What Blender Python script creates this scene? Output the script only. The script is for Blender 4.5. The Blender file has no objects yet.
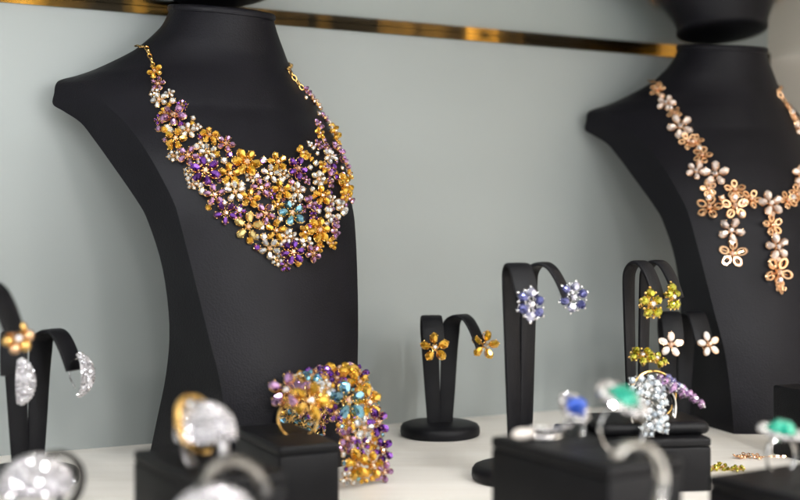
import bpy, math, random
from mathutils import Vector, Matrix
from mathutils.bvhtree import BVHTree
rnd = random.Random(7)
K = 0.01                      # geometry is written in centimetres, stored in metres
PI = math.pi
sc = bpy.context.scene
COL = sc.collection
R = math.radians

# ------------------------------------------------------------------ materials
def nodes(name):
    m = bpy.data.materials.new(name); m.use_nodes = True
    nt = m.node_tree
    return m, nt, nt.nodes['Principled BSDF']
def setp(p, **kw):
    names = dict(color='Base Color', rough='Roughness', metal='Metallic', ior='IOR', trans='Transmission Weight',
                 coat='Coat Weight', coatr='Coat Roughness', sheen='Sheen Weight', spec='Specular IOR Level', sheenr='Sheen Roughness')
    for k, v in kw.items():
        if k == 'color': v = (*v, 1)
        p.inputs[names[k]].default_value = v
def texco(nt, scale=1.0, stretch=(1, 1, 1)):
    tc = nt.nodes.new('ShaderNodeTexCoord'); mp = nt.nodes.new('ShaderNodeMapping')
    mp.inputs['Scale'].default_value = [scale*s for s in stretch]
    nt.links.new(tc.outputs['Object'], mp.inputs['Vector'])
    return mp.outputs['Vector']
def noise(nt, vec, scale, detail=3, rough=0.5):
    n = nt.nodes.new('ShaderNodeTexNoise')
    n.inputs['Scale'].default_value = scale; n.inputs['Detail'].default_value = detail; n.inputs['Roughness'].default_value = rough
    nt.links.new(vec, n.inputs['Vector']); return n.outputs['Fac']
def ramp(nt, fac, stops):
    r = nt.nodes.new('ShaderNodeValToRGB'); cr = r.color_ramp
    while len(cr.elements) < len(stops): cr.elements.new(0.5)
    for e, (pos, c) in zip(cr.elements, stops):
        e.position = pos; e.color = (*c, 1) if len(c) == 3 else c
    nt.links.new(fac, r.inputs['Fac']); return r.outputs['Color']
def bump(nt, p, fac, strength, dist):
    b = nt.nodes.new('ShaderNodeBump'); b.inputs['Strength'].default_value = strength; b.inputs['Distance'].default_value = dist
    nt.links.new(fac, b.inputs['Height']); nt.links.new(b.outputs['Normal'], p.inputs['Normal']); return b

def leather(name, base, rough, grain=900):
    m, nt, p = nodes(name); setp(p, color=base, rough=rough, spec=0.15)
    v = texco(nt)
    vo = nt.nodes.new('ShaderNodeTexVoronoi'); vo.inputs['Scale'].default_value = grain
    nt.links.new(v, vo.inputs['Vector'])
    bump(nt, p, vo.outputs['Distance'], 0.38, 0.0003)
    n = noise(nt, v, 60, 4)
    c = ramp(nt, n, [(0.3, tuple(b*0.85 for b in base)), (0.7, tuple(b*1.15 for b in base))])
    v2 = nt.nodes.new('ShaderNodeTexVoronoi'); v2.inputs['Scale'].default_value = 150
    nt.links.new(v, v2.inputs['Vector'])
    lint = ramp(nt, v2.outputs['Distance'], [(0.035, (1, 1, 1)), (0.06, (0, 0, 0))])
    some = ramp(nt, noise(nt, v, 95, 2), [(0.60, (0, 0, 0)), (0.64, (0.5, 0.5, 0.5))])
    mul = nt.nodes.new('ShaderNodeMath'); mul.operation = 'MULTIPLY'; nt.links.new(lint, mul.inputs[0]); nt.links.new(some, mul.inputs[1])
    mx = nt.nodes.new('ShaderNodeMix'); mx.data_type = 'RGBA'; nt.links.new(mul.outputs[0], mx.inputs[0]); nt.links.new(c, mx.inputs[6]); mx.inputs[7].default_value = (0.09, 0.088, 0.085, 1)
    nt.links.new(mx.outputs[2], p.inputs['Base Color'])
    mr = nt.nodes.new('ShaderNodeMapRange'); mr.inputs['To Min'].default_value = rough-0.05; mr.inputs['To Max'].default_value = rough+0.07
    nt.links.new(noise(nt, v, 35, 5), mr.inputs['Value']); nt.links.new(mr.outputs['Result'], p.inputs['Roughness'])
    return m
M = {}
M['bust'] = leather('black_leatherette', (0.0048, 0.0045, 0.0068), 0.48)
M['stand'] = leather('stand_leatherette', (0.0055, 0.0055, 0.007), 0.44, 1300)
M['box'] = leather('box_leatherette', (0.0055, 0.0055, 0.0065), 0.42, 1300)
M['slot'] = leather('slot_velvet', (0.003, 0.003, 0.003), 0.9)

def metal(name, col, rough):
    m, nt, p = nodes(name); setp(p, color=col, rough=rough, metal=1.0); return m
M['gold'] = metal('yellow_gold', (0.86, 0.55, 0.19), 0.16)
M['rose'] = metal('rose_gold', (0.84, 0.53, 0.31), 0.15)
M['silver'] = metal('white_gold', (0.80, 0.79, 0.78), 0.12)
M['greysilver'] = metal('grey_band', (0.48, 0.47, 0.45), 0.2)
M['darksilver'] = metal('dark_band', (0.22, 0.21, 0.20), 0.25)

def gem(name, col, ior=1.75, met=0.0, trans=0.85, rough=0.0):
    m, nt, p = nodes(name)
    setp(p, color=col, rough=rough, ior=ior, trans=trans, metal=met, spec=0.8)
    # colour zoning from stone to stone
    g = nt.nodes.new('ShaderNodeNewGeometry')
    hs = nt.nodes.new('ShaderNodeHueSaturation'); hs.inputs['Color'].default_value = (*col, 1)
    mr = nt.nodes.new('ShaderNodeMapRange'); mr.inputs['To Min'].default_value = 0.62; mr.inputs['To Max'].default_value = 1.35
    nt.links.new(g.outputs['Random Per Island'], mr.inputs['Value']); nt.links.new(mr.outputs['Result'], hs.inputs['Value'])
    nt.links.new(hs.outputs['Color'], p.inputs['Base Color'])
    return m
M['citrine'] = gem('citrine', (1.0, 0.57, 0.05), met=0.48, trans=0.62)
M['lemon'] = gem('lemon_citrine', (1.0, 0.76, 0.28), met=0.46, trans=0.5)
M['amethyst'] = gem('amethyst', (0.27, 0.07, 0.62), met=0.52, trans=0.92)
M['lilac'] = gem('lilac_amethyst', (0.66, 0.38, 0.74), met=0.52, trans=0.92)
M['clear'] = gem('clear_stone', (0.95, 0.98, 1.0), met=0.6, trans=0.45)
M['topaz'] = gem('blue_topaz', (0.30, 0.70, 1.0), met=0.52, trans=0.92)
M['aqua'] = gem('pale_aquamarine', (0.80, 0.90, 1.0), met=0.45, trans=0.4)
M['peridot'] = gem('peridot', (0.66, 0.64, 0.05), met=0.52, trans=0.92)
M['sapphire'] = gem('violet_sapphire', (0.26, 0.25, 0.66), met=0.52, trans=0.92)
M['bluegem'] = gem('blue_sapphire', (0.05, 0.16, 0.80), met=0.35, trans=0.5)
M['emerald'] = gem('emerald', (0.0, 0.40, 0.27), met=0.3, trans=0.5)
M['diamond'] = gem('diamond', (0.95, 0.93, 0.96), ior=2.0, met=0.75, trans=0.8)
M['pave'] = gem('pave_diamond', (0.70, 0.69, 0.73), ior=2.0, met=0.85, trans=0.0, rough=0.10)
M['pavebed'] = metal('pave_bed', (0.42, 0.42, 0.44), 0.38)
M['pinkwhite'] = gem('pink_white_stone', (1.0, 0.84, 0.76), met=0.40, trans=0.2)
M['deepsapphire'] = gem('deep_sapphire', (0.13, 0.14, 0.38), met=0.5, trans=0.6)
M['paleviolet'] = gem('pale_violet_stone', (0.62, 0.62, 0.80), met=0.5, trans=0.5)
M['blush'] = gem('blush_stone', (0.95, 0.72, 0.58), met=0.52, trans=0.92)
m, nt, p = nodes('mother_of_pearl'); setp(p, color=(0.62, 0.57, 0.53), rough=0.25, coat=0.5, coatr=0.08); M['pearl'] = m

# wall, rail, mirror ceiling, counter
m, nt, p = nodes('painted_wall'); setp(p, color=(0.30, 0.33, 0.32), rough=0.42, spec=0.35)
v = texco(nt); c = ramp(nt, noise(nt, v, 6, 3), [(0.3, (0.278, 0.302, 0.297)), (0.7, (0.292, 0.316, 0.310))])
nt.links.new(c, p.inputs['Base Color']); bump(nt, p, noise(nt, v, 900, 2), 0.05, 0.0002); M['wall'] = m
m, nt, p = nodes('cream_wall'); setp(p, color=(0.84, 0.77, 0.68), rough=0.45)
v = texco(nt); bump(nt, p, noise(nt, v, 900, 2), 0.05, 0.0002); M['cream'] = m
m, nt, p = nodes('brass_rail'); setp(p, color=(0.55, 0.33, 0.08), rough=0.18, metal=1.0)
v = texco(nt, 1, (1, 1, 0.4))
c = ramp(nt, noise(nt, v, 14, 3, 0.6), [(0.42, (0.014, 0.011, 0.007)), (0.53, (0.08, 0.045, 0.012)), (0.60, (0.55, 0.27, 0.04)), (0.74, (0.95, 0.52, 0.12))])  # dark and amber reflections painted into the brass colour
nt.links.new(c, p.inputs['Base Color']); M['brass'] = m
m, nt, p = nodes('mirror_ceiling'); setp(p, color=(0.80, 0.82, 0.81), rough=0.10, metal=1.0); M['mirror'] = m
m, nt, p = nodes('pale_counter'); setp(p, color=(0.62, 0.58, 0.53), rough=0.38, spec=0.4)
v = texco(nt, 1, (0.35, 3.0, 1))
c = ramp(nt, noise(nt, v, 22, 5, 0.6), [(0.3, (0.75, 0.705, 0.65)), (0.55, (0.81, 0.77, 0.72)), (0.75, (0.85, 0.815, 0.77))])
nt.links.new(c, p.inputs['Base Color']); bump(nt, p, noise(nt, v, 200, 4), 0.08, 0.0003); M['counter'] = m

# ------------------------------------------------------------------ helpers
class MB:
    def __init__(s): s.v = []; s.f = []; s.sm = []
    def add(s, vs, fs, mat=None, smooth=False):
        o = len(s.v)
        for q in vs:
            q = Vector(q)
            s.v.append(mat @ q if mat else q)
        for f in fs: s.f.append([i+o for i in f]); s.sm.append(smooth)
    def merge(s, other, mat=None):
        o = len(s.v)
        for q in other.v: s.v.append(mat @ q if mat else q.copy())
        for f, k in zip(other.f, other.sm): s.f.append([i+o for i in f]); s.sm.append(k)
    def mesh(s, name, mat, sharp=42):
        me = bpy.data.meshes.new(name)
        me.from_pydata([tuple(q*K) for q in s.v], [], s.f)
        me.polygons.foreach_set('use_smooth', s.sm); me.materials.append(mat); me.update()
        if any(s.sm): me.set_sharp_from_angle(angle=R(sharp))
        return me
def T(x=0, y=0, z=0): return Matrix.Translation((x, y, z))
def RX(a): return Matrix.Rotation(a, 4, 'X')
def RY(a): return Matrix.Rotation(a, 4, 'Y')
def RZ(a): return Matrix.Rotation(a, 4, 'Z')
def S(x, y=None, z=None):
    if y is None: y = z = x
    return Matrix.Diagonal((x, y, z, 1))
def mkobj(name, me, parent=None, mat=None):
    o = bpy.data.objects.new(name, me); COL.objects.link(o)
    if parent: o.parent = parent
    if mat is not None:
        l, q, s = mat.decompose(); o.matrix_basis = Matrix.LocRotScale(l*K, q, s)
    return o
def part(name, mb, mat, parent=None, xf=None): return mkobj(name, mb.mesh(name, mat), parent, xf)
def thing(name, label, cat, xf=None, group=None):
    o = mkobj(name, None, None, xf); o.empty_display_size = 0.01
    o['label'] = label; o['category'] = cat
    if group: o['group'] = group
    return o
def tagm(o, label, cat, group=None):
    o['label'] = label; o['category'] = cat
    if group: o['group'] = group
    return o
def align(nrm, spin=0.0):
    return Vector(nrm).normalized().to_track_quat('Z', 'Y').to_matrix().to_4x4() @ RZ(spin)
F = 1200.0
def W(px, py, s): return Vector(((px-400)/s, F/s, 15+(229-py)/s))   # measured spot at s pixels per cm
def onfloor(px, s, z=0): return Vector(((px-400)/s, F/s, z))

def torus(mb, r, t, n=32, k=8, mat=None, a0=0, a1=2*PI, sx=1, sy=1, wide=1.0):
    closed = abs(a1-a0-2*PI) < 1e-6
    m_ = n if closed else n+1
    vs = []; fs = []
    for i in range(m_):
        a = a0+(a1-a0)*i/n
        for j in range(k):
            b = 2*PI*j/k
            vs.append(((r+t*math.cos(b))*math.cos(a)*sx, (r+t*math.cos(b))*math.sin(a)*sy, t*wide*math.sin(b)))
    for i in range(n):
        for j in range(k):
            i2 = (i+1) % m_ if closed else i+1
            fs.append((i*k+j, i2*k+j, i2*k+(j+1) % k, i*k+(j+1) % k))
    if not closed:
        fs.append(tuple(range(k))[::-1]); fs.append(tuple((m_-1)*k+j for j in range(k)))
    mb.add(vs, fs, mat, True)
def tube(mb, pts, r, k=8, rs=None, mat=None):
    vs = []; fs = []
    n = len(pts); pts = [Vector(q) for q in pts]
    for i, q in enumerate(pts):
        d = (pts[min(i+1, n-1)]-pts[max(i-1, 0)]).normalized()
        mm = d.to_track_quat('Z', 'Y').to_matrix()
        rr = rs[i] if rs else r
        for j in range(k):
            b = 2*PI*j/k; vs.append(q+mm @ Vector((rr*math.cos(b), rr*math.sin(b), 0)))
    for i in range(n-1):
        for j in range(k): fs.append((i*k+j, i*k+(j+1) % k, (i+1)*k+(j+1) % k, (i+1)*k+j))
    fs.append(tuple(range(k))[::-1]); fs.append(tuple((n-1)*k+j for j in range(k)))
    mb.add(vs, fs, mat, True)
def sphere(mb, c, r, n=10, k=6, mat=None, sc_=(1, 1, 1)):
    vs = [(c[0], c[1], c[2]+r*sc_[2])]; fs = []
    for i in range(1, k):
        a = PI*i/k
        for j in range(n):
            b = 2*PI*j/n; vs.append((c[0]+r*sc_[0]*math.sin(a)*math.cos(b), c[1]+r*sc_[1]*math.sin(a)*math.sin(b), c[2]+r*sc_[2]*math.cos(a)))
    vs.append((c[0], c[1], c[2]-r*sc_[2]))
    for j in range(n): fs.append((0, 1+j, 1+(j+1) % n))
    for i in range(k-2):
        for j in range(n): a = 1+i*n; fs.append((a+j, a+n+j, a+n+(j+1) % n, a+(j+1) % n))
    l = 1+(k-2)*n
    for j in range(n): fs.append((l+j, len(vs)-1, l+(j+1) % n))
    mb.add(vs, fs, mat, True)
def gemcut(mb, L, Wd, H, n=10, tear=0.0, mat=None):
    """faceted cut stone, girdle in the xy plane, length L along x, tear narrows the -x end"""
    def q(a, s, z):
        x = math.cos(a)*s; y = math.sin(a)*s
        y *= 1-tear*(1-x)*0.5
        return (x*L/2, y*Wd/2, z)
    vs = []; fs = []
    for j in range(n): vs.append(q(2*PI*j/n, 1.0, 0))                      # girdle
    for j in range(n): vs.append(q(2*PI*(j+.5)/n, 0.80, H*0.55))           # star row
    for j in range(n): vs.append(q(2*PI*j/n, 0.52, H))                     # table
    for j in range(n): vs.append(q(2*PI*(j+.5)/n, 0.55, -H*0.8))
    vs.append((0, 0, -H*1.5))
    for j in range(n):
        k = (j+1) % n
        fs += [(j, k, n+j), (n+j, k, n+k), (n+j, n+k, 2*n+k), (n+j, 2*n+k, 2*n+j)]
        fs += [(k, j, 3*n+j), (k, 3*n+j, 3*n+k), (3*n+k, 3*n+j, 4*n)]
    fs.append(tuple(2*n+j for j in range(n)))
    mb.add(vs, fs, mat, False)
def rbox(mb, lx, ly, lz, b=0.12, mat=None, seg=3):
    """rounded box, base at z=0"""
    vs = []; fs = []
    prof = []
    for i in range(seg+1): a = PI/2*i/seg; prof.append((b*(1-math.sin(a)) if False else b-b*math.sin(a), b-b*math.cos(a)))
    # prof: inset, z from bottom
    rows = [(b-b*math.sin(PI/2*i/seg), b-b*math.cos(PI/2*i/seg)) for i in range(seg+1)]
    rows += [(b-b*math.cos(PI/2*i/seg), lz-b+b*math.sin(PI/2*i/seg)) for i in range(seg+1)]
    cs = 4
    for ins, z in rows:
        cr = max(b*1.3-ins, 0.01)
        for cx, cy, a0 in ((1, 1, 0), (-1, 1, PI/2), (-1, -1, PI), (1, -1, 3*PI/2)):
            for i in range(cs+1):
                a = a0+PI/2*i/cs
                vs.append((cx*(lx/2-ins-cr)+cr*math.cos(a), cy*(ly/2-ins-cr)+cr*math.sin(a), z))
    n = 4*(cs+1)
    for i in range(len(rows)-1):
        for j in range(n): fs.append((i*n+j, i*n+(j+1) % n, (i+1)*n+(j+1) % n, (i+1)*n+j))
    mb.add(vs, fs, mat, True)
    o = len(rows)-1
    mb.add([vs[j] for j in range(n)], [tuple(range(n))[::-1]], mat, False)
    mb.add([vs[o*n+j] for j in range(n)], [tuple(range(n))], mat, False)
def lathe(mb, prof, n=48, mat=None, sy=1.0):
    vs = []; fs = []
    for r, z in prof:
        for j in range(n): a = 2*PI*j/n; vs.append((r*math.cos(a), r*math.sin(a)*sy, z))
    for i in range(len(prof)-1):
        for j in range(n): fs.append((i*n+j, i*n+(j+1) % n, (i+1)*n+(j+1) % n, (i+1)*n+j))
    mb.add(vs, fs, mat, True)
def lerp_table(tab, z):
    if z <= tab[0][0]: return tab[0][1:]
    for a, b in zip(tab, tab[1:]):
        if z <= b[0]:
            t = (z-a[0])/(b[0]-a[0])
            return [p_+(q_-p_)*t for p_, q_ in zip(a[1:], b[1:])]
    return tab[-1][1:]
def catmull(pts, n):
    out = []
    P_ = [pts[0]]+list(pts)+[pts[-1]]
    for i in range(1, len(P_)-2):
        for k in range(n):
            t = k/n
            out.append([0.5*((2*b)+(c-a)*t+(2*a-5*b+4*c-d)*t*t+(-a+3*b-3*c+d)*t**3) for a, b, c, d in zip(P_[i-1], P_[i], P_[i+1], P_[i+2])])
    out.append(list(pts[-1])); return out

# ------------------------------------------------------------------ the setting
wd = Vector((0.892, 0.452, 0)).normalized(); wn = Vector((wd.y, -wd.x, 0))      # wall direction, wall normal (into the case)
def sheet(name, pts, mat, nm, label=None, cat=None, kind=None):
    mb = MB(); mb.add(pts, [tuple(range(len(pts)))]); o = part(name, mb, mat)
    if kind: o['kind'] = kind
    if label: tagm(o, label, cat)
    return o
base = Vector((0, 92.7, 0)); corner = base+wd*37.7; leftend = base-wd*120
def slab(name, a, b, thick_dir, z0, z1, mat, label=None, cat=None, kind=None):
    mb = MB(); a = Vector(a); b = Vector(b); t = Vector(thick_dir)
    vs = [a, b, b+t, a+t]; vv = [(q.x, q.y, z0) for q in vs]+[(q.x, q.y, z1) for q in vs]
    mb.add(vv, [(0, 1, 5, 4), (1, 2, 6, 5), (2, 3, 7, 6), (3, 0, 4, 7), (4, 5, 6, 7), (3, 2, 1, 0)])
    o = part(name, mb, mat)
    if kind: o['kind'] = kind
    if label: tagm(o, label, cat)
    return o
slab('wall_back', leftend, corner, -wn*1.0, -0.4, 30.46, M['wall'], kind='structure')
slab('wall_right', corner+wd*0.0, corner+wn*110, wd*1.0, -0.4, 30.46, M['cream'], kind='structure')
slab('floor', (-150, -10, 0), (150, -10, 0), (0, 200, 0), -0.5, 0, M['counter'], kind='structure')
# ceiling: mirrored panel over the back half of the case
cA = leftend-wn*1; cB = corner-wn*1+wd*1
slab('ceiling', cA, cB, wn*62, 30.48, 31.3, M['mirror'], kind='structure')
# brass rail along the top of the wall
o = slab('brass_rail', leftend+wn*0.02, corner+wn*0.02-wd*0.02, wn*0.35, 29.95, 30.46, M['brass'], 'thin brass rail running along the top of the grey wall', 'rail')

# ------------------------------------------------------------------ necklace busts
#      z     a     e    f     ab    eb    g    round
TB = [(0.0,  4.75, 9.2, 10.2, 4.75, -1.3, -2.0, 0),
      (2.4,  4.85, 9.0, 10.0, 4.85, -0.1, -0.8, 0),
      (5.7,  5.10, 8.6, 9.7,  5.1,  1.7,  0.8, 0),
      (8.9,  5.63, 7.95, 9.2, 5.55, 3.0,  2.2, 0),
      (12.5, 6.17, 7.1, 8.6,  6.2,  3.35, 2.6, 0),
      (15.4, 6.57, 6.3, 8.2,  6.85, 2.7,  2.0, 0),
      (16.8, 6.75, 5.7, 7.8,  7.25, 1.9,  1.2, 0),
      (19.2, 7.35, 4.2, 7.0,  8.1,  0.0, -0.8, 0),
      (20.8, 7.75, 2.8, 6.2,  8.7, -1.3, -2.0, 0.03),
      (21.9, 8.05, 1.5, 5.6,  9.1, -2.4, -3.0, 0.06),
      (22.7, 8.4, 0.4, 5.1,  9.7, -3.7, -4.1, 0.08),
      (23.2, 8.6, -0.3, 4.9, 10.1, -4.5, -4.7, 0.1),
      (23.9, 8.8, -1.3, 4.6, 10.1, -4.3, -4.5, 0.15),
      (24.5, 9.15, -2.7, 4.35,  9.95, -4.4, -4.7, 0.2),
      (24.85, 9.05, -3.5, 4.2, 9.55, -4.5, -4.8, 0.26),
      (25.2, 8.4, -3.4, 4.05, 8.5, -4.2, -4.8, 0.36),
      (25.8, 7.1, -3.0, 3.8,  7.15, -3.4, -4.5, 0.58),
      (26.7, 5.7, -1.7, 3.5,  5.7, -2.0, -4.2, 0.82),
      (27.6, 4.75, -0.8, 3.4, 4.75, -1.0, -3.9, 0.96),
      (28.5, 4.05, -0.2, 3.35, 4.05, -0.3, -3.6, 1),
      (29.3, 3.65, 0.0, 3.35, 3.65, 0.0, -3.5, 1),
      (29.8, 3.45, 0.0, 3.35, 3.45, 0.0, -3.5, 1)]
def bust_ring(z, grow=0.0):
    a, e, f, ab, eb, g, rd = lerp_table(TBs, z)
    a += grow; ab += grow; f += grow; g -= grow
    tilt = 0.13*max(0, min(1, (z-25.5)/4))
    pts = []
    n = 26
    for i in range(n+1):
        t = PI*i/n; u = math.cos(t)
        par = 1-u*u
        ell = math.sin(t)
        y = e+(f-e)*(par*(1-rd)+ell*rd)
        pts.append([a*u, y])
    for i in range(1, 3):                         # left side
        t = i/3; pts.append([-(a+(ab-a)*t), e+(eb-e)*t])
    nb = 14
    for i in range(nb+1):
        t = PI*i/nb; u = -math.cos(t)
        y = eb+(g-eb)*((1-u*u)*(1-rd)+math.sin(t)*rd)
        pts.append([ab*u, y])
    for i in range(1, 3):
        t = 1-i/3; pts.append([(a+(ab-a)*t), e+(eb-e)*t])
    # local frame: x = across, -y = forward
    return [Vector((x, -y, z-tilt*y)) for x, y in pts]
TBs = [tuple(r) for r in catmull(TB, 4)]
def bust_mesh():
    mb = MB(); vs = []; fs = []
    zs = [r[0] for r in TBs]
    for z in zs: vs += bust_ring(z)
    n = len(vs)//len(zs)
    for i in range(len(zs)-1):
        for j in range(n): fs.append((i*n+j, (i+1)*n+j, (i+1)*n+(j+1) % n, i*n+(j+1) % n))
    mb.add(vs, fs, None, True)
    mb.add(vs[:n], [tuple(range(n))]); mb.add(vs[-n:], [tuple(range(n))[::-1]])
    return mb
def cap_mesh():
    mb = MB(); rows = []
    for z, gr in ((29.45, 0.0), (29.47, 0.10), (29.62, 0.16), (29.80, 0.15), (29.90, 0.05), (29.93, -0.2)):
        r = bust_ring(29.6, gr); rows.append([q+Vector((0, 0, z-29.6)) for q in r])
    vs = sum(rows, []); n = len(rows[0]); fs = []
    for i in range(len(rows)-1):
        for j in range(n): fs.append((i*n+j, (i+1)*n+j, (i+1)*n+(j+1) % n, i*n+(j+1) % n))
    mb.add(vs, fs, None, True); mb.add(rows[-1], [tuple(range(n))[::-1]])
    return mb
BM = bust_mesh()
YAW = R(38.6)
def make_bust(label, px, s, yaw=YAW):
    xf = T((px-400)/s, F/s, 0) @ RZ(yaw)
    b = thing('necklace_bust', label, 'display bust', xf, 'black necklace busts')
    return b, xf
B1, X1 = make_bust('large black leatherette neck form wearing the purple and amber flower bib necklace', 222, 14.7)
body = mkobj('body', BM.mesh('body', M['bust'], 17), B1)
CAPM = cap_mesh()
part('neck_cap', CAPM, M['bust'], B1)
B2, X2 = make_bust('second black leatherette neck form near the cream wall wearing the rose gold fringe necklace', 722, 12.25, R(17))
mkobj('body', body.data, B2)
mkobj('neck_cap', B1.children[-1].data if False else bpy.data.objects['neck_cap'].data, B2)

def bvh_of(mb, xf): return BVHTree.FromPolygons([xf @ q for q in mb.v], mb.f)
V1 = bvh_of(BM, X1); V2 = bvh_of(BM, X2)
EYE = Vector((0, 0, 15))
def hit(bv, px, py):
    for k in range(8):                       # a flower overhanging the rim sits on the last bit of leather
        h = bv.ray_cast(EYE, (W(px-k*2, py, 10)-EYE).normalized())
        if h[0] is not None: return (h[0], h[1])
    return (None, None)

# ------------------------------------------------------------------ flower jewellery prototypes (1 cm across)
def petals_mb(n, kind):
    mb = MB()
    for i in range(n):
        a = 2*PI*i/n
        if kind == 'oval': mb.merge(gem_unit(0.385, 0.315, 0.145, 10, 0.5), RZ(a) @ T(0.31, 0, 0.02) @ RY(-0.22))
        elif kind == 'round': mb.merge(gem_unit(0.30, 0.30, 0.14, 9, 0), RZ(a) @ T(0.34, 0, 0.02) @ RY(-0.25))
        elif kind == 'pearl': sphere(mb, (0, 0, 0), 0.155, 12, 8, RZ(a) @ T(0.32, 0, 0.02), (1.15, 0.82, 0.55))
        elif kind == 'loop': torus(mb, 0.125, 0.042, 14, 6, RZ(a) @ T(0.32, 0, 0) @ RY(-0.2), sx=1.25, sy=0.95)
    return mb
def gem_unit(L, Wd, H, n, tear):
    g = MB(); gemcut(g, L, Wd, H, n, tear); return g
def setting_mb(n, kind):
    mb = MB()
    if kind == 'pearl':
        for i in range(n): torus(mb, 0.15, 0.022, 16, 6, RZ(2*PI*i/n) @ T(0.32, 0, 0.0), sx=1.15, sy=.82)
    if kind == 'round':
        for i in range(n): sphere(mb, (0, 0, 0), 0.045, 8, 5, RZ(2*PI*(i+.5)/n) @ T(0.42, 0, 0.03)); sphere(mb, (0, 0, 0), 0.04, 8, 5, RZ(2*PI*i/n) @ T(0.51, 0, 0.02))
    for i in range(n):
        a = 2*PI*i/n; X = RZ(a)
        if kind in ('oval', 'round'):
            torus(mb, 0.118 if kind == 'round' else 0.125, 0.016, 12, 5, X @ T(0.32, 0, -0.035) @ RY(-0.22), sx=1.25 if kind == 'oval' else 1.0, sy=0.98)
            for (u, w) in ((0.50, 0.0), (0.40, 0.125), (0.40, -0.125), (0.20, 0.07), (0.20, -0.07)):
                sphere(mb, (0, 0, 0), 0.024, 6, 4, X @ T(u-0.01, w, 0.045))
        tube(mb, [X @ Vector((0.05, 0, -0.05)), X @ Vector((0.42, 0, -0.09))], 0.03, 6)
    for i in range(n):
        a = 2*PI*(i+.5)/n; sphere(mb, (0.10*math.cos(a), 0.10*math.sin(a), 0.08), 0.020, 6, 4)
    lathe(mb, [(0.02, -0.09), (0.10, -0.08), (0.105, 0.03), (0.08, 0.06), (0.0, 0.06)], 12)
    return mb
def centre_mb():
    mb = MB(); gemcut(mb, 0.19, 0.19, 0.06, 8, 0, T(0, 0, 0.09)); return mb
_mc = {}
def cached(key, fn, mat, name):
    k = (key, mat)
    if k not in _mc: _mc[k] = fn().mesh(name, M[mat])
    return _mc[k]
def add_flower(parent, pos, nrm, D, gemmat, metal_='gold', cmat='blush', n=5, kind='oval', spin=None, top=True, name='flower'):
    """a flower: gold setting as the part, its petals and centre stone as sub-parts"""
    spin = rnd.uniform(0, 2*PI) if spin is None else spin
    xf = T(*pos) @ align(nrm, spin) @ S(D)
    st = mkobj(name, cached(('set', n, kind), lambda: setting_mb(n, kind), metal_, 'setting'), parent, xf)
    mkobj('petals', cached(('pet', n, kind), lambda: petals_mb(n, kind), metal_ if kind == 'loop' else gemmat, 'petals'), st)
    mkobj('centre_stone', cached(('cen',), centre_mb, cmat, 'centre_stone'), st)
    return st
def gemset_mb():
    mb = MB(); torus(mb, 0.44, 0.06, 14, 5, T(0, 0, -0.10))
    for i in range(4):
        a = PI/4+i*PI/2; sphere(mb, (0.46*math.cos(a), 0.46*math.sin(a), 0.08), 0.09, 6, 4)
    lathe(mb, [(0.0, -0.35), (0.2, -0.3), (0.42, -0.12)], 12)
    return mb
def roundgem_mb():
    mb = MB(); gemcut(mb, 0.92, 0.92, 0.34, 9, 0); return mb
def add_gem(parent, pos, nrm, D, gemmat, metal_='gold'):
    st = mkobj('round_gem', cached(('gset',), gemset_mb, metal_, 'gem_setting'), parent, T(*pos) @ align(nrm, rnd.uniform(0, 3)) @ S(D))
    mkobj('stone', cached(('rg',), roundgem_mb, gemmat, 'stone'), st)
    return st
def chain(parent, pts, nrms, mat, link=0.30, name='chain'):
    mb = MB(); i = 0
    # resample
    P_ = [Vector(q) for q in pts]; d = [0]
    for a, b in zip(P_, P_[1:]): d.append(d[-1]+(b-a).length)
    step = link*1.25; t = 0; j = 0
    while t < d[-1]:
        while d[j+1] < t: j += 1
        f = (t-d[j])/max(d[j+1]-d[j], 1e-6); q = P_[j].lerp(P_[j+1], f); tg = (P_[j+1]-P_[j]).normalized()
        nn = Vector(nrms[j]).normalized(); bt = nn.cross(tg).normalized(); nn = tg.cross(bt)
        rot = Matrix((tg, bt, nn)).transposed().to_4x4()
        torus(mb, link*0.42, link*0.13, 12, 6, T(*q) @ rot @ RX(0.35 if i % 2 else 1.2), sx=1.55, sy=0.9)
        t += step; i += 1
    return part(name, mb, M[mat], parent)

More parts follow.
